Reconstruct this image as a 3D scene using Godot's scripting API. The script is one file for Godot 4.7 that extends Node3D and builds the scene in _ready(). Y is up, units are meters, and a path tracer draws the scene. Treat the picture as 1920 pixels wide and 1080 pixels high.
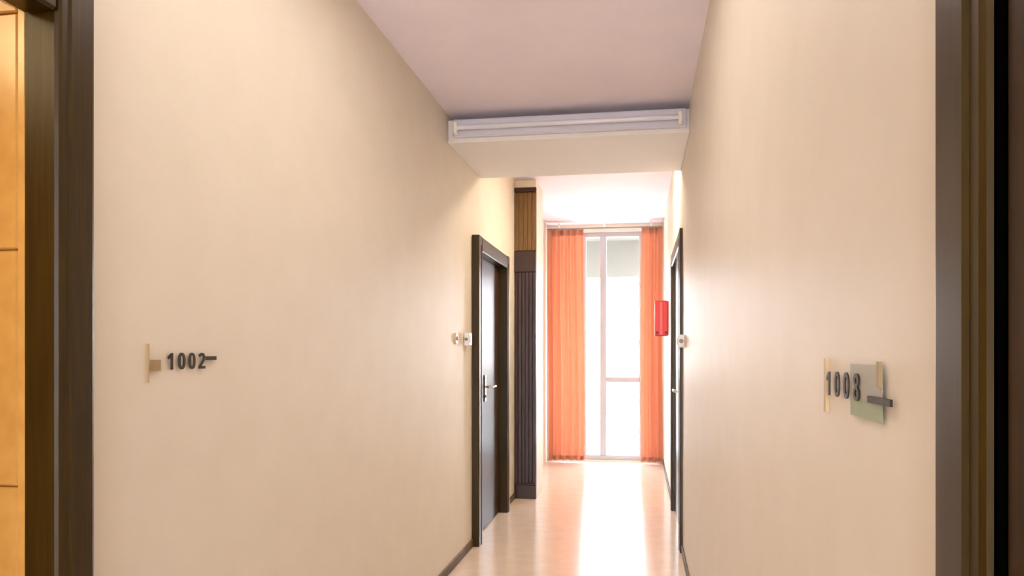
extends Node3D

# The corridor runs along -z. Depth "d" below means -z. The photographer stands at the origin.
const XL := -1.126          # left wall face
const XR := 0.277           # right wall face
const H1 := 2.722           # ceiling of the near part
const HB := 2.553           # underside of the beam
const H2 := 2.885           # ceiling of the far part
const DF := 8.44            # depth of the far wall
const DB := -4.0            # depth of the wall behind the photographer
const T := 0.15             # wall thickness

var used := {}
var M := {}

# ---------------------------------------------------------------- helpers
func numbered(n: String) -> String:
	if not used.has(n):
		used[n] = 0
		return n
	used[n] += 1
	return "%s_%03d" % [n, used[n]]

func tag(o, label := "", category := "", group := "", kind := ""):
	if label: o.set_meta("label", label)
	if category: o.set_meta("category", category)
	if group: o.set_meta("group", group)
	if kind: o.set_meta("kind", kind)
	return o

func mb() -> SurfaceTool:
	var st := SurfaceTool.new()
	st.begin(Mesh.PRIMITIVE_TRIANGLES)
	return st

func build(st: SurfaceTool, called: String, m: Material, parent = null) -> MeshInstance3D:
	var o := MeshInstance3D.new()
	o.mesh = st.commit()
	o.mesh.surface_set_material(0, m)
	if parent == null:
		o.name = numbered(called)
		add_child(o)
	else:
		o.name = called
		parent.add_child(o, true)
	return o

func base(called: String, at := Vector3.ZERO) -> Node3D:
	var o := Node3D.new()
	o.name = numbered(called)
	add_child(o)
	o.position = at
	return o

# a flat polygon whose front looks away from "inside"
func poly(st: SurfaceTool, p: Array, inside: Vector3):
	var n: Vector3 = (p[2] - p[0]).cross(p[1] - p[0]).normalized()
	var q := p.duplicate()
	if n.dot(p[0] - inside) < 0.0:
		q.reverse()
		n = -n
	for k in range(1, q.size() - 1):
		for v in [q[0], q[k], q[k + 1]]:
			st.set_normal(n)
			st.add_vertex(v)

# a box from a to b with chamfered edges
func box(st: SurfaceTool, a: Vector3, b: Vector3, ch := 0.0):
	var lo := Vector3(minf(a.x, b.x), minf(a.y, b.y), minf(a.z, b.z))
	var hi := Vector3(maxf(a.x, b.x), maxf(a.y, b.y), maxf(a.z, b.z))
	var c := (lo + hi) / 2.0
	var h := (hi - lo) / 2.0
	ch = minf(ch, 0.49 * 2.0 * minf(h.x, minf(h.y, h.z)))
	for ax in 3:
		var u := (ax + 1) % 3
		var w := (ax + 2) % 3
		for s in [-1.0, 1.0]:
			var pts := []
			for k in [[-1, -1], [1, -1], [1, 1], [-1, 1]]:
				var v := Vector3.ZERO
				v[ax] = s * h[ax]
				v[u] = k[0] * (h[u] - ch)
				v[w] = k[1] * (h[w] - ch)
				pts.append(c + v)
			poly(st, pts, c)
		if ch > 0.0:
			for s in [-1.0, 1.0]:
				for t in [-1.0, 1.0]:      # edges along ax
					var pts := []
					for k in [[-1.0, 0], [1.0, 0], [1.0, 1], [-1.0, 1]]:
						var v := Vector3.ZERO
						v[ax] = k[0] * (h[ax] - ch)
						v[u] = s * (h[u] - (ch if k[1] else 0.0))
						v[w] = t * (h[w] - (0.0 if k[1] else ch))
						pts.append(c + v)
					poly(st, pts, c)
	if ch > 0.0:
		for x in [-1.0, 1.0]:
			for y in [-1.0, 1.0]:
				for z in [-1.0, 1.0]:
					var g := Vector3(x, y, z)
					poly(st, [c + g * Vector3(h.x, h.y - ch, h.z - ch), c + g * Vector3(h.x - ch, h.y, h.z - ch), c + g * Vector3(h.x - ch, h.y - ch, h.z)], c)

func block(called: String, a: Vector3, b: Vector3, m: Material, parent = null, ch := 0.0) -> MeshInstance3D:
	var st := mb()
	box(st, a, b, ch)
	return build(st, called, m, parent)

# a tube along a list of points
func tube(st: SurfaceTool, pts: Array, r: float, n := 16, caps := true):
	var rings := []
	for i in pts.size():
		var d: Vector3 = (pts[mini(i + 1, pts.size() - 1)] - pts[maxi(i - 1, 0)]).normalized()
		var up := Vector3.UP if absf(d.y) < 0.9 else Vector3.RIGHT
		var a := d.cross(up).normalized()
		var b := d.cross(a).normalized()
		var ring := []
		for k in n:
			var t := TAU * k / n
			ring.append([pts[i] + (a * cos(t) + b * sin(t)) * r, a * cos(t) + b * sin(t)])
		rings.append(ring)
	for i in rings.size() - 1:
		for k in n:
			var q := [rings[i][k], rings[i][(k + 1) % n], rings[i + 1][(k + 1) % n], rings[i + 1][k]]
			var nn: Vector3 = (q[2][0] - q[0][0]).cross(q[1][0] - q[0][0])
			if nn.dot(q[0][1]) < 0.0: q.reverse()
			for v in [q[0], q[1], q[2], q[0], q[2], q[3]]:
				st.set_normal(v[1])
				st.add_vertex(v[0])
	if caps:
		for e in [0, rings.size() - 1]:
			var ps := []
			for v in rings[e]: ps.append(v[0])
			poly(st, ps, pts[1] if e == 0 else pts[e - 1])

# a profile of [x, d] points in plan, swept from y0 to y1 (closed prism)
func prism(st: SurfaceTool, prof: Array, y0: float, y1: float):
	var c := Vector2.ZERO
	for p in prof: c += p
	c /= prof.size()
	var mid := Vector3(c.x, (y0 + y1) / 2.0, -c.y)
	var lo := []
	var hi := []
	for p in prof:
		lo.append(Vector3(p.x, y0, -p.y))
		hi.append(Vector3(p.x, y1, -p.y))
	for k in prof.size():
		var j := (k + 1) % prof.size()
		poly(st, [lo[k], lo[j], hi[j], hi[k]], mid)
	poly(st, lo, mid)
	poly(st, hi, mid)

# ---------------------------------------------------------------- materials
func noise_tex(seed_: int, freq: float, c0: Color, c1: Color, size := 256, octaves := 4) -> ImageTexture:
	var n := FastNoiseLite.new()
	n.seed = seed_
	n.frequency = freq
	n.fractal_octaves = octaves
	var g := n.get_seamless_image(size, size)
	var im := Image.create(size, size, false, Image.FORMAT_RGB8)
	for y in size:
		for x in size:
			im.set_pixel(x, y, c0.lerp(c1, g.get_pixel(x, y).r))
	im.generate_mipmaps()
	return ImageTexture.create_from_image(im)

func plain(c: Color, rough := 0.5, metal := 0.0) -> StandardMaterial3D:
	var m := StandardMaterial3D.new()
	m.albedo_color = c
	m.roughness = rough
	m.metallic = metal
	return m

func mottled(seed_: int, c0: Color, c1: Color, rough: float, scale_: Vector3, freq := 0.02) -> StandardMaterial3D:
	var m := plain(Color.WHITE, rough)
	m.albedo_texture = noise_tex(seed_, freq, c0, c1)
	m.uv1_triplanar = true
	m.uv1_world_triplanar = true
	m.uv1_scale = scale_
	return m

func wood(seed_: int, c0: Color, c1: Color, rough: float) -> StandardMaterial3D:
	return mottled(seed_, c0, c1, rough, Vector3(9.0, 0.45, 9.0), 0.03)

func materials():
	M.wall = mottled(3, Color(0.905, 0.865, 0.80), Color(0.925, 0.885, 0.825), 0.5, Vector3.ONE * 0.7)
	M.wall.metallic_specular = 0.4
	M.ceiling = mottled(5, Color(0.965, 0.935, 0.985), Color(0.985, 0.95, 0.995), 0.75, Vector3.ONE * 0.6)
	M.beam = plain(Color(0.95, 0.935, 0.93), 0.7)
	M.floor = mottled(8, Color(0.88, 0.80, 0.73), Color(0.92, 0.845, 0.775), 0.17, Vector3.ONE * 1.3)
	M.skirting = mottled(9, Color(0.36, 0.28, 0.2), Color(0.45, 0.36, 0.27), 0.6, Vector3.ONE * 4.0)
	M.frame_near = wood(11, Color(0.19, 0.135, 0.025), Color(0.26, 0.19, 0.05), 0.33)
	M.leaf_near = wood(12, Color(0.175, 0.11, 0.04), Color(0.24, 0.16, 0.065), 0.33)
	M.frame_near.metallic_specular = 0.4
	M.leaf_near.metallic_specular = 0.3
	M.gap_shade = plain(Color(0.01, 0.01, 0.01), 0.95)  # near-black, paints the shade in the gap beside the door leaf
	M.gap_shade.metallic_specular = 0.05
	M.ochre = wood(15, Color(0.34, 0.235, 0.07), Color(0.47, 0.34, 0.13), 0.45)
	M.dark_slat = wood(16, Color(0.18, 0.115, 0.115), Color(0.27, 0.185, 0.19), 0.35)
	M.dark_band = wood(17, Color(0.16, 0.075, 0.04), Color(0.22, 0.11, 0.07), 0.4)
	M.chrome = plain(Color(0.85, 0.84, 0.82), 0.2, 1.0)
	M.white_plastic = plain(Color(0.97, 0.96, 0.95), 0.35)
	M.cream_plastic = plain(Color(0.86, 0.80, 0.70), 0.4)
	M.grey_plastic = plain(Color(0.55, 0.53, 0.52), 0.4)
	M.lilac_metal = plain(Color(0.86, 0.86, 0.92), 0.35)
	M.tube_glass = plain(Color(0.90, 0.90, 0.95), 0.15)
	M.red = plain(Color(0.80, 0.10, 0.12), 0.35)
	M.red_pale = plain(Color(0.93, 0.36, 0.36), 0.4)
	M.red_dark = plain(Color(0.30, 0.02, 0.03), 0.5)
	M.window_frame = plain(Color(0.74, 0.74, 0.77), 0.4)
	M.ink = plain(Color(0.17, 0.11, 0.03), 0.5)
	M.strip_pale = plain(Color(0.78, 0.68, 0.53), 0.5)
	M.ink_soft = plain(Color(0.64, 0.54, 0.36), 0.5)
	M.sign_grey = plain(Color(0.70, 0.69, 0.65), 0.6)
	M.sign_green = plain(Color(0.64, 0.68, 0.56), 0.6)
	M.exterior = plain(Color(0.92, 0.92, 0.90), 0.8)
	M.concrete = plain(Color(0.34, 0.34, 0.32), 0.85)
	M.tile = mottled(21, Color(0.85, 0.64, 0.33), Color(0.92, 0.72, 0.39), 0.25, Vector3.ONE * 2.0)
	M.grout = plain(Color(0.62, 0.42, 0.20), 0.9)
	M.bath_paint = plain(Color(0.88, 0.80, 0.68), 0.6)
	var g := plain(Color(0.95, 0.97, 0.97, 0.06), 0.02)
	g.transparency = BaseMaterial3D.TRANSPARENCY_ALPHA
	g.metallic_specular = 0.15
	M.glass = g
	var c := mottled(31, Color(0.83, 0.59, 0.48), Color(0.86, 0.62, 0.51), 0.85, Vector3(14.0, 0.6, 14.0), 0.03)
	c.backlight_enabled = true
	c.backlight = Color(0.71, 0.575, 0.515)
	c.cull_mode = BaseMaterial3D.CULL_DISABLED
	M.curtain = c

func glow(c: Color, e: float) -> StandardMaterial3D:
	var m := plain(Color(0.95, 0.95, 0.95), 0.5)
	m.emission_enabled = true
	m.emission = c
	m.emission_energy_multiplier = e
	return m

# ---------------------------------------------------------------- builders
# opening: depths of the outer edges of the frame, its top, the width of its face, how far it stands proud and how deep it goes
func door_frame(door, side: float, xw: float, d0: float, d1: float, top: float, w: float, proud: float, deep: float, m: Material):
	var xo := xw - side * proud
	var xi := xw + side * deep
	for e in [[d0, d0 + w, 1.0], [d1, d1 - w, -1.0]]:
		var st := mb()
		# profile: outer edge, rounded face with a bead, stepped inner edge
		var a: float = e[0]
		var s: float = e[2]
		var f := [Vector2(xi, a), Vector2(xo + side * 0.006, a), Vector2(xo + side * 0.002, a + s * 0.004), Vector2(xo, a + s * 0.010),
			Vector2(xo, a + s * w * 0.90), Vector2(xo + side * 0.003, a + s * w * 0.96), Vector2(xo + side * 0.009, a + s * w), Vector2(xi, a + s * w)]
		prism(st, f, 0.0, top)
		# raised bead near the inner third
		var b0 := a + s * w * 0.60
		prism(st, [Vector2(xo + side * 0.001, b0), Vector2(xo - side * 0.004, b0 + s * 0.005), Vector2(xo - side * 0.004, b0 + s * 0.010), Vector2(xo + side * 0.001, b0 + s * 0.015)], 0.0, top - w * 0.60)
		build(st, "jamb", m, door)
	block("head", Vector3(xo, top - w, -(d0 + w)), Vector3(xi, top, -(d1 - w)), m, door, 0.006)

func lever(leaf, side: float, x: float, y: float, d: float, dir: float):
	block("handle_plate", Vector3(x, y - 0.11, -(d - 0.022)), Vector3(x - side * 0.008, y + 0.09, -(d + 0.022)), M.chrome, leaf, 0.003)
	var st := mb()
	tube(st, [Vector3(x, y, -d), Vector3(x - side * 0.03, y, -d), Vector3(x - side * 0.05, y, -(d + dir * 0.004)), Vector3(x - side * 0.056, y, -(d + dir * 0.02)), Vector3(x - side * 0.056, y, -(d + dir * 0.12))], 0.0095)
	build(st, "lever", M.chrome, leaf)
	var k := mb()
	tube(k, [Vector3(x, y - 0.07, -d), Vector3(x - side * 0.014, y - 0.07, -d)], 0.011)
	build(k, "keyhole", M.grey_plastic, leaf)

func curtain(called: String, x0: float, x1: float, d: float, y0: float, y1: float, folds: float, phase: float, label: String):
	var root := base(called, Vector3((x0 + x1) / 2.0, y0, -d))
	tag(root, label, "curtain", "orange curtains at the end window")
	var o := root.position
	var nx := 120
	var ny := 14
	var rows := []
	for j in ny + 1:
		var v := float(j) / ny
		var row := []
		for i in nx + 1:
			var u := float(i) / nx
			var amp := lerpf(0.042, 0.020, pow(v, 3.0))
			var ph := u * folds * TAU + phase + 0.5 * sin(u * 9.0 + phase) + 0.25 * sin(v * 3.0 + u * 6.0)
			var x := lerpf(x0, x1, u) + 0.008 * sin(ph * 2.0) * (1.0 - v) + 0.006 * sin(v * 5.0 + phase)
			x = clampf(x, XL + 0.02, XR - 0.012)
			row.append(Vector3(x, lerpf(y0, y1, v), -d + amp * sin(ph)) - o)
		rows.append(row)
	var st := mb()
	st.set_smooth_group(0)
	for j in ny:
		for i in nx:
			for v in [rows[j][i], rows[j + 1][i], rows[j + 1][i + 1], rows[j][i], rows[j + 1][i + 1], rows[j][i + 1]]:
				st.set_smooth_group(0)
				st.add_vertex(v)
	st.index()
	st.generate_normals()
	build(st, "cloth", M.curtain, root)
	# hem and heading as thicker bands that follow the folds
	for e in [[0, "hem", 0.05], [ny, "heading", -0.07]]:
		var hb := mb()
		var row: Array = rows[e[0]]
		for side in [0.0025, -0.0025]:
			for i in nx:
				var off := Vector3(0, 0, side)
				var up := Vector3(0, e[2], 0)
				poly(hb, [row[i] + off, row[i + 1] + off, row[i + 1] + up + off, row[i] + up + off], row[i] - off * 4.0)
		build(hb, e[1], M.curtain, root)
	return root

func digits(parent, text: String, side: float, x: float, y: float, d_first: float, step: float, height: float, m: Material):
	var f := SystemFont.new()
	f.font_names = PackedStringArray(["Droid Sans"])
	f.font_weight = 700
	for k in text.length():
		var t := TextMesh.new()
		t.text = text[k]
		t.font = f
		t.font_size = 64
		t.pixel_size = height / 46.0
		t.depth = 0.002
		t.material = m
		var o := MeshInstance3D.new()
		o.mesh = t
		o.name = "numeral"
		parent.add_child(o, true)
		o.rotation.y = -side * PI / 2.0
		o.position = Vector3(x, y, -(d_first + step * k))

func switch_box(called, side: float, xw: float, y: float, d: float, proud: float, w: float, label: String, face: Material):
	var s := base(called, Vector3(xw, y, -d))
	tag(s, label, "switch")
	block("housing", Vector3(0, -w / 2, -w / 2), Vector3(-side * proud, w / 2, w / 2), M.white_plastic, s, 0.006)
	block("rocker", Vector3(-side * proud, -w * 0.28, -w * 0.22), Vector3(-side * (proud + 0.005), w * 0.28, w * 0.22), face, s, 0.002)
	var st := mb()
	tube(st, [Vector3(-side * proud * 0.5, 0.0, w / 2), Vector3(-side * proud * 0.5, 0.0, w / 2 + 0.006)], proud * 0.3, 20)
	build(st, "button", M.grey_plastic, s)

func ceiling_lamp(at: Vector3, size: Vector2, c: Color, energy: float, shown: float, label: String):
	var l := base("ceiling_lamp", at)
	tag(l, label, "lamp")
	var st := mb()
	for s in [-1.0, 1.0]:
		box(st, Vector3(s * size.x / 2, 0, -size.y / 2), Vector3(s * (size.x / 2 - 0.02), -0.04, size.y / 2), 0.003)
		box(st, Vector3(-size.x / 2, 0, s * size.y / 2), Vector3(size.x / 2, -0.04, s * (size.y / 2 - 0.02)), 0.003)
	build(st, "frame", M.white_plastic, l)
	block("lamp_diffuser", Vector3(-size.x / 2 + 0.02, -0.005, -size.y / 2 + 0.02), Vector3(size.x / 2 - 0.02, -0.032, size.y / 2 - 0.02), glow(c, shown), l)
	var a := AreaLight3D.new()
	a.name = "area_light"
	a.area_size = size - Vector2(0.04, 0.04)
	a.light_color = c
	a.light_energy = energy
	a.area_range = 20.0
	a.shadow_enabled = true
	l.add_child(a)
	a.position = Vector3(0, -0.045, 0)
	a.rotation.x = -PI / 2.0

# ---------------------------------------------------------------- scene
func _ready():
	# camera: level, turned 8.3 degrees left of the corridor axis, lens shifted
	var cam := Camera3D.new()
	cam.name = "camera"
	add_child(cam)
	cam.position = Vector3(0, 1.3, 0)
	cam.rotation.y = atan(190.0 / 1300.0)
	cam.projection = Camera3D.PROJECTION_FRUSTUM
	cam.near = 0.05
	cam.far = 200.0
	cam.size = 1080.0 / 1300.0 * cam.near
	cam.frustum_offset = Vector2((960.0 - 1010.0) / 1300.0, (665.0 - 540.0) / 1300.0) * cam.near
	cam.current = true

	# hazy white daylight
	var sky := ProceduralSkyMaterial.new()
	sky.sky_top_color = Color(0.86, 0.92, 1.0)
	sky.sky_horizon_color = Color(0.98, 0.98, 1.0)
	sky.ground_horizon_color = Color(0.93, 0.93, 0.93)
	sky.ground_bottom_color = Color(0.75, 0.74, 0.72)
	var env := Environment.new()
	env.background_mode = Environment.BG_SKY
	env.sky = Sky.new()
	env.sky.sky_material = sky
	env.background_energy_multiplier = 14.0
	env.tonemap_mode = Environment.TONE_MAPPER_LINEAR
	env.tonemap_exposure = 2.1
	env.sdfgi_enabled = true
	env.ssao_enabled = true
	env.ssil_enabled = true
	var we := WorldEnvironment.new()
	we.name = "environment"
	we.environment = env
	add_child(we)

	materials()
	# unseen overhead panel added to even the light; one lamp hidden behind the beam
	ceiling_lamp(Vector3(-0.42, H1, -1.85), Vector2(0.5, 1.5), Color(1.0, 0.95, 0.91), 0.38, 0.9, "long white ceiling panel added out of view to even the near corridor light")
	ceiling_lamp(Vector3(0.14, H2, -5.35), Vector2(0.24, 0.24), Color(1.0, 0.92, 0.80), 1.7, 2.0, "small square ceiling lamp hidden behind the ceiling beam")

	structure()
	doors()
	fittings()
	far_end()
	bathroom()

func wall_mesh(called, x0, x1, openings: Array, label):
	var st := mb()
	var d := DB - T
	for o in openings:
		box(st, Vector3(x0, 0, -d), Vector3(x1, 3.05, -o[0]))
		box(st, Vector3(x0, o[2], -o[0]), Vector3(x1, 3.05, -o[1]))
		d = o[1]
	box(st, Vector3(x0, 0, -d), Vector3(x1, 3.05, -(DF + T)))
	tag(build(st, called, M.wall), label, "wall", "", "structure")

func structure():
	tag(block("floor", Vector3(XL - T, -0.12, -(DB - T)), Vector3(XR + T, 0, -DF), M.floor), "polished beige floor of the corridor mirroring the window", "floor", "", "structure")
	wall_mesh("wall_left", XL - 0.10, XL, [[0.36, 1.215, 1.985], [4.64, 5.64, 2.05]], "cream painted left corridor wall with satin sheen")
	wall_mesh("wall_right", XR, XR + T, [[-0.28, 0.625, 1.985], [4.69, 5.90, 2.07]], "cream painted right corridor wall with satin sheen")
	var bw := mb()
	box(bw, Vector3(XL, 0, -DB), Vector3(-1.02, 3.05, -(DB - T)))
	box(bw, Vector3(0.17, 0, -DB), Vector3(XR, 3.05, -(DB - T)))
	box(bw, Vector3(-1.02, 0, -DB), Vector3(0.17, 0.05, -(DB - T)))
	box(bw, Vector3(-1.02, 2.62, -DB), Vector3(0.17, 3.05, -(DB - T)))
	tag(build(bw, "wall_back", M.wall), "cream wall behind the photographer, opened for an added daylight window", "wall", "", "structure")
	var w2 := base("window_2", Vector3.ZERO)  # unseen window, added so daylight from behind evens out the walls and ceiling
	tag(w2, "white-framed window added behind the photographer to fill the corridor with daylight", "window", "", "structure")
	var z0 := -(DB - 0.04)
	for x in [[-1.02, -0.97], [-0.45, -0.40], [0.12, 0.17]]:
		block("stile", Vector3(x[0], 0.05, z0), Vector3(x[1], 2.62, z0 + 0.06), M.window_frame, w2, 0.004)
	for y in [[0.05, 0.10], [2.57, 2.62]]:
		block("frame_rail", Vector3(-1.02, y[0], z0 + 0.002), Vector3(0.17, y[1], z0 + 0.058), M.window_frame, w2, 0.004)
	for x in [[-0.97, -0.45], [-0.40, 0.12]]:
		block("pane", Vector3(x[0], 0.10, z0 + 0.027), Vector3(x[1], 2.57, z0 + 0.033), M.glass, w2)
	var ce := mb()
	box(ce, Vector3(XL, H1, -DB), Vector3(XR, 3.05, -4.14))        # runs on above an open gap in the beam's face
	tag(build(ce, "ceiling", M.ceiling), "pinkish white ceiling of the near corridor", "ceiling", "", "structure")
	tag(block("ceiling", Vector3(XL, H2, -4.82), Vector3(XR, 3.05, -DF), M.ceiling), "bright white higher ceiling beyond the beam", "ceiling", "", "structure")
	var be := mb()
	box(be, Vector3(XL, HB, -3.99), Vector3(XR, 2.688, -4.82), 0.003)
	box(be, Vector3(XL, 2.68, -4.14), Vector3(XR, 3.05, -4.82))
	tag(build(be, "trim", M.beam), "wide dropped ceiling beam crossing the corridor", "beam", "", "structure")
	for e in [["baseboard_left", XL, 1.0, [[DB, 0.355], [1.285, 4.58], [5.70, 6.18]], "narrow brown skirting along the left wall"], ["baseboard_right", XR, -1.0, [[DB, -0.36], [0.70, 4.63], [5.96, DF]], "narrow brown skirting along the right wall"]]:
		var st := mb()
		for s in e[3]:
			box(st, Vector3(e[1], 0, -s[0]), Vector3(e[1] + e[2] * 0.010, 0.055, -s[1]), 0.003)
		tag(build(st, e[0], M.skirting), e[4], "skirting", "", "structure")
	# pier behind the slatted panel
	tag(block("wall_pier", Vector3(XL, 0, -6.21), Vector3(-0.93, H2, -6.62), M.wall, null, 0.004), "short cream pier standing out of the left wall", "pier", "", "structure")
	# far wall round the tall window
	var fw := mb()
	box(fw, Vector3(XL, 0, -DF), Vector3(-1.05, 3.05, -(DF + T)))
	box(fw, Vector3(0.22, 0, -DF), Vector3(XR, 3.05, -(DF + T)))
	box(fw, Vector3(-1.05, 2.79, -DF), Vector3(0.22, 3.05, -(DF + T)))
	box(fw, Vector3(-1.05, -0.12, -DF), Vector3(0.22, 0.02, -(DF + T)))
	tag(build(fw, "wall_far", M.wall), "cream end wall round the tall bright window", "wall", "", "structure")

func doors():
	# near left: open doorway with a dark brown casing
	var d1 := base("door_1", Vector3.ZERO)
	tag(d1, "dark brown casing of the open doorway at the left edge", "door frame", "", "structure")
	door_frame(d1, -1.0, XL, 0.29, 1.281, 2.055, 0.094, 0.018, 0.055, M.frame_near)
	# near right: closed dark door
	var d2 := base("door_2", Vector3.ZERO)
	tag(d2, "dark brown door and casing at the right edge", "door", "", "structure")
	door_frame(d2, 1.0, XR, -0.36, 0.668, 2.07, 0.098, 0.018, 0.10, M.frame_near)
	var leaf := block("leaf", Vector3(0.2705, 0.005, -0.5645), Vector3(0.319, 1.970, 0.262), M.leaf_near, d2, 0.005)
	block("gap_shade", Vector3(0.266, 0.0, -0.571), Vector3(0.31, 1.972, -0.565), M.gap_shade, d2)  # dark strip painted as the shaded gap between casing and leaf
	for p in [[0.25, 0.95], [1.10, 1.85]]:
		block("panel", Vector3(0.271, p[0], -0.47), Vector3(0.266, p[1], 0.16), M.leaf_near, leaf, 0.004)
	# far left
	var d3 := base("door_3", Vector3.ZERO)
	tag(d3, "dark door with greyish frame in the left wall, beside the slatted panel", "door", "", "structure")
	door_frame(d3, -1.0, XL, 4.58, 5.70, 2.112, 0.10, 0.05, 0.10, M.frame_near)
	var l3 := block("leaf", Vector3(XL - 0.02, 0.005, -4.68), Vector3(XL - 0.065, 2.012, -5.60), M.leaf_near, d3, 0.003)
	lever(l3, -1.0, XL - 0.02, 1.06, 5.06, 1.0)
	# far right
	var d4 := base("door_4", Vector3.ZERO)
	tag(d4, "dark door in the right wall, near the red box", "door", "", "structure")
	door_frame(d4, 1.0, XR, 4.63, 5.96, 2.13, 0.10, 0.02, 0.10, M.frame_near)
	var l4 := block("leaf", Vector3(XR + 0.012, 0.005, -4.73), Vector3(XR + 0.06, 2.03, -5.86), M.leaf_near, d4, 0.003)
	lever(l4, 1.0, XR + 0.012, 1.05, 4.85, 1.0)

func fittings():
	# unlit batten on the beam
	var b := base("batten_light", Vector3(-0.42, H1 - 0.10, -3.99))
	tag(b, "long unlit white batten light fixed across the beam", "light fitting")
	block("housing", Vector3(-0.67, -0.045, 0), Vector3(0.68, 0.06, 0.035), M.lilac_metal, b, 0.008)
	for s in [-1.0, 1.0]:
		block("lamp_holder", Vector3(s * 0.655, -0.035, 0.033), Vector3(s * 0.632, 0.03, 0.085), M.white_plastic, b, 0.006)
	var st := mb()
	tube(st, [Vector3(-0.634, 0.0, 0.062), Vector3(0.634, 0.0, 0.062)], 0.014, 20)
	build(st, "tube", M.tube_glass, b)

	# number plates
	var s1 := base("room_number_sign", Vector3(XL, 1.275, -1.60))
	tag(s1, "dark room number 1002 mounted on the left wall", "sign")
	var o := s1.position
	block("edge_strip", Vector3(XL, 1.235, -1.448) - o, Vector3(XL + 0.005, 1.325, -1.454) - o, M.strip_pale, s1)
	block("emblem", Vector3(XL + 0.0045, 1.262, -1.458) - o, Vector3(XL + 0.006, 1.288, -1.492) - o, M.ink_soft, s1)
	digits(s1, "1002", -1.0, 0.0065, 0.008, -1.60 + 1.527, 0.0395, 0.040, M.ink)
	block("bar", Vector3(XL + 0.0045, 1.286, -1.664) - o, Vector3(XL + 0.007, 1.296, -1.708) - o, M.ink, s1)

	var s2 := base("room_number_sign", Vector3(XR, 1.25, -0.94))
	tag(s2, "dark room number 1008 on a grey-green patch, right wall", "sign")
	o = s2.position
	block("edge_strip", Vector3(XR, 1.215, -1.088) - o, Vector3(XR - 0.005, 1.295, -1.078) - o, M.strip_pale, s2)
	block("emblem", Vector3(XR - 0.0045, 1.245, -0.955) - o, Vector3(XR - 0.005, 1.288, -0.835) - o, M.sign_grey, s2)
	block("emblem", Vector3(XR - 0.0045, 1.222, -0.955) - o, Vector3(XR - 0.005, 1.245, -0.835) - o, M.sign_green, s2)
	digits(s2, "1008", 1.0, -0.007, 0.008, -0.94 + 1.052, -0.043, 0.034, M.ink)
	block("bar", Vector3(XR - 0.005, 1.243, -0.878) - o, Vector3(XR - 0.008, 1.251, -0.802) - o, M.ink, s2)
	block("bar", Vector3(XR - 0.005, 1.262, -0.846) - o, Vector3(XR - 0.008, 1.292, -0.836) - o, M.ink_soft, s2)

	# switches by the far doors
	switch_box("wall_switch", -1.0, XL, 1.40, 4.40, 0.035, 0.085, "white switch box on the left wall before the far door", M.white_plastic)
	switch_box("wall_switch", 1.0, XR, 1.385, 4.45, 0.045, 0.080, "white switch box on the right wall before the far door", M.white_plastic)
	var bell := base("bell_push", Vector3(XL, 1.40, -4.15))
	tag(bell, "small cream round bell push left of the switch box", "bell push")
	var st2 := mb()
	tube(st2, [Vector3(0, 0, 0), Vector3(0.012, 0, 0)], 0.035, 28)
	build(st2, "plate", M.cream_plastic, bell)
	var st3 := mb()
	tube(st3, [Vector3(0.011, 0, 0), Vector3(0.020, 0, 0)], 0.012, 20)
	build(st3, "button", M.grey_plastic, bell)

	# slatted wooden panel on the face of the pier
	var p := base("slatted_wall_panel", Vector3(-1.03, 0, -6.20))
	tag(p, "tall narrow dark wooden panel with ochre top, standing against the pier", "panel")
	var xa := XL + 1.03 + 0.003
	var xb := -0.927 + 1.03
	block("backing", Vector3(xa, 0.0, 0.012), Vector3(xb, 2.807, -0.01), M.dark_band, p)
	block("plinth", Vector3(xa, 0.0, 0.012), Vector3(xb, 0.125, 0.034), M.dark_band, p, 0.003)
	block("edge_strip", Vector3(xa, 0.128, 0.012), Vector3(xb, 0.138, 0.034), M.dark_slat, p, 0.001)
	var n := 6
	for k in n:
		var w := (xb - xa) / n
		block("slat", Vector3(xa + w * k + 0.003, 0.14, 0.012), Vector3(xa + w * (k + 1) - 0.003, 2.04, 0.026 + 0.004 * (k % 2)), M.dark_slat, p, 0.003)
	block("rail", Vector3(xa, 2.046, 0.012), Vector3(xb, 2.235, 0.036), M.dark_band, p, 0.004)
	for k in 5:
		var w := (xb - xa) / 5
		block("board", Vector3(xa + w * k + 0.0015, 2.238, 0.012), Vector3(xa + w * (k + 1) - 0.0015, 2.765, 0.026), M.ochre, p, 0.003)
	block("cornice", Vector3(xa, 2.768, 0.012), Vector3(xb + 0.004, 2.807, 0.042), M.dark_band, p, 0.004)

	# red box
	var r := base("red_wall_box", Vector3(XR, 1.66, -7.0))
	tag(r, "red upright box standing out from the right wall before the curtain", "box")
	block("housing", Vector3(0, -0.175, -0.06), Vector3(-0.13, 0.178, 0.0), M.red, r, 0.01)
	block("stripe", Vector3(-0.055, -0.165, 0.0), Vector3(-0.082, 0.168, 0.006), M.red_pale, r, 0.002)
	block("door", Vector3(-0.006, -0.165, 0.0), Vector3(-0.052, 0.168, 0.004), M.red, r, 0.002)
	for x in [-0.022, -0.108]:
		var k := mb()
		tube(k, [Vector3(x, -0.14, 0.0), Vector3(x, -0.14, 0.010)], 0.014, 18)
		build(k, "knob", M.red_dark, r)

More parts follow.
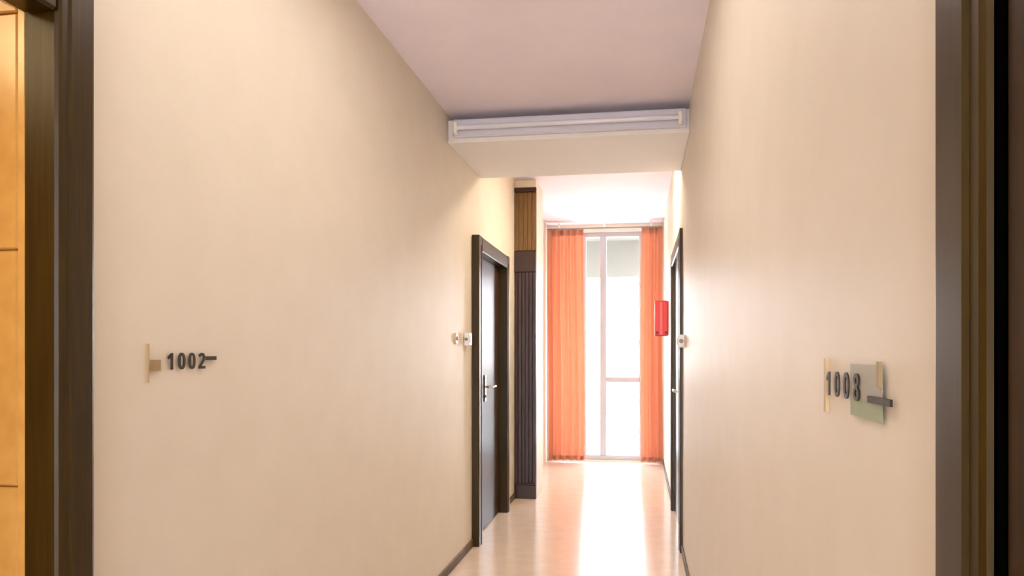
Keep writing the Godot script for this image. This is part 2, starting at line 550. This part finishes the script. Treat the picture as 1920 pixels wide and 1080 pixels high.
func far_end():
	var w := base("window_1", Vector3.ZERO)
	tag(w, "tall white-framed glazed balcony door between the orange curtains", "window", "", "structure")
	var da := -(DF + 0.04)
	var db := -(DF + 0.10)
	var x0 := -1.05
	var x1 := 0.22
	block("frame_rail", Vector3(x0, 0.02, da), Vector3(x1, 0.075, db), M.window_frame, w, 0.004)
	block("frame_rail", Vector3(x0, 2.735, da), Vector3(x1, 2.79, db), M.window_frame, w, 0.004)
	for x in [[x0, x0 + 0.05], [x1 - 0.05, x1]]:
		block("stile", Vector3(x[0], 0.075, da), Vector3(x[1], 2.735, db), M.window_frame, w, 0.004)
	for x in [[-0.70, -0.655], [-0.485, -0.405], [-0.01, 0.05]]:
		block("mullion", Vector3(x[0], 0.075, da + 0.006), Vector3(x[1], 2.735, db), M.window_frame, w, 0.004)
	block("cross_rail", Vector3(-0.405, 0.965, da), Vector3(-0.01, 1.025, db), M.window_frame, w, 0.004)
	for q in [[x0 + 0.05, -0.70, 0.075, 2.735], [-0.655, -0.485, 0.075, 2.735], [-0.405, -0.01, 0.075, 0.965], [-0.405, -0.01, 1.025, 2.735], [0.05, x1 - 0.05, 0.075, 2.735]]:
		block("pane", Vector3(q[0], q[2], da - 0.028), Vector3(q[1], q[3], da - 0.034), M.glass, w)

	var t := base("curtain_track", Vector3(-0.42, 2.815, -8.33))
	tag(t, "slim grey curtain track above the end window", "curtain track")
	block("rail", Vector3(-0.69, -0.008, 0.012), Vector3(0.68, 0.010, -0.012), M.grey_plastic, t, 0.003)
	for x in [-0.55, 0.0, 0.55]:
		block("bracket", Vector3(x - 0.012, 0.008, 0.01), Vector3(x + 0.012, 0.071, -0.01), M.white_plastic, t, 0.002)
	curtain("curtain", -1.10, -0.668, 8.33, 0.03, 2.806, 5.0, 0.4, "wide salmon-orange curtain left of the bright window")
	curtain("curtain", 0.015, 0.262, 8.33, 0.03, 2.806, 3.0, 2.1, "narrow salmon-orange curtain right of the bright window")

	# balcony beyond the glass
	tag(block("floor_balcony", Vector3(-3.0, -0.14, -(DF + T)), Vector3(2.2, -0.01, -9.80), M.exterior), "pale balcony floor outside the end window", "balcony floor", "", "structure")
	tag(block("wall_parapet", Vector3(-3.0, -0.01, -9.68), Vector3(2.2, 0.93, -9.80), M.exterior), "white balcony parapet outside the end window", "parapet", "", "structure")
	var cb := mb()
	box(cb, Vector3(-3.0, 2.88, -9.80), Vector3(2.2, 3.05, -(DF + T)))
	box(cb, Vector3(-3.0, 2.375, -9.66), Vector3(2.2, 2.88, -9.80))
	tag(build(cb, "ceiling_balcony", M.concrete), "pale balcony slab overhead outside the end window", "balcony slab", "", "structure")

func bathroom():
	var xb := -2.7
	var d0 := -0.5
	var d1 := 1.19
	var xw := XL - 0.10
	# tiled wall next to the open doorway
	var tw := base("wall_tiled", Vector3(xw, 0, -d1))
	tag(tw, "orange tiled wall seen through the open doorway on the left", "wall", "", "structure")
	var o := tw.position
	block("backing", Vector3(xb, 0, -(d1 + 0.006)) - o, Vector3(-1.181, 2.4, -(d1 + 0.025)) - o, M.grout, tw)
	var st := mb()
	box(st, Vector3.ZERO, Vector3(-0.298, 0.459, 0.010), 0.003)
	var tile := st.commit()
	tile.surface_set_material(0, M.tile)
	var y := 1.038 - 0.46 * 3
	while y < 2.35:
		for k in 5:
			var t := MeshInstance3D.new()
			t.mesh = tile
			t.name = "tile"
			tw.add_child(t, true)
			t.position = Vector3(-1.2 - 0.301 * k, maxf(y, 0.0), -(d1 + 0.008)) - o
			if y < 0.0: t.scale.y = (y + 0.459) / 0.459
		y += 0.462
	block("edge_strip", Vector3(-1.181, 0, -(d1 + 0.008)) - o, Vector3(-1.198, 2.4, -(d1 - 0.003)) - o, M.tile, tw, 0.002)
	tag(block("wall_bathroom", Vector3(xb, 0, -d1 - 0.025), Vector3(xb - 0.1, 2.4, -d0), M.tile), "far orange wall of the room through the left doorway", "wall", "", "structure")
	tag(block("wall_bathroom", Vector3(xb, 0, -d0), Vector3(xw, 2.4, -(d0 - 0.1)), M.tile), "near orange wall of the room through the left doorway", "wall", "", "structure")
	tag(block("ceiling_bathroom", Vector3(xb - 0.1, 2.4, -(d1 + 0.025)), Vector3(xw, 2.5, -(d0 - 0.1)), M.bath_paint), "white ceiling of the room through the left doorway", "ceiling", "", "structure")
	tag(block("floor_bathroom", Vector3(xb - 0.1, -0.12, -(d1 + 0.025)), Vector3(XL - T, 0.0, -(d0 - 0.1)), M.grout), "tiled floor of the room through the left doorway", "floor", "", "structure")
	var l := base("bathroom_lamp", Vector3(-1.95, 2.4, -0.4))
	tag(l, "warm round ceiling lamp of the tiled room on the left", "lamp")
	var bs := mb()
	tube(bs, [Vector3(0, 0, 0), Vector3(0, -0.03, 0)], 0.09, 28)
	build(bs, "base", M.white_plastic, l)
	var sp := SphereMesh.new()
	sp.radius = 0.10
	sp.height = 0.20
	sp.material = glow(Color(1.0, 0.90, 0.70), 2.0)
	var g := MeshInstance3D.new()
	g.mesh = sp
	g.name = "lamp_globe"
	l.add_child(g)
	g.position = Vector3(0, -0.12, 0)
	var om := OmniLight3D.new()
	om.name = "omni_light"
	om.light_color = Color(1.0, 0.90, 0.70)
	om.light_energy = 0.125
	om.light_size = 0.1
	om.omni_range = 12.0
	om.omni_attenuation = 2.0
	om.shadow_enabled = true
	l.add_child(om)
	om.position = Vector3(0, -0.12, 0)
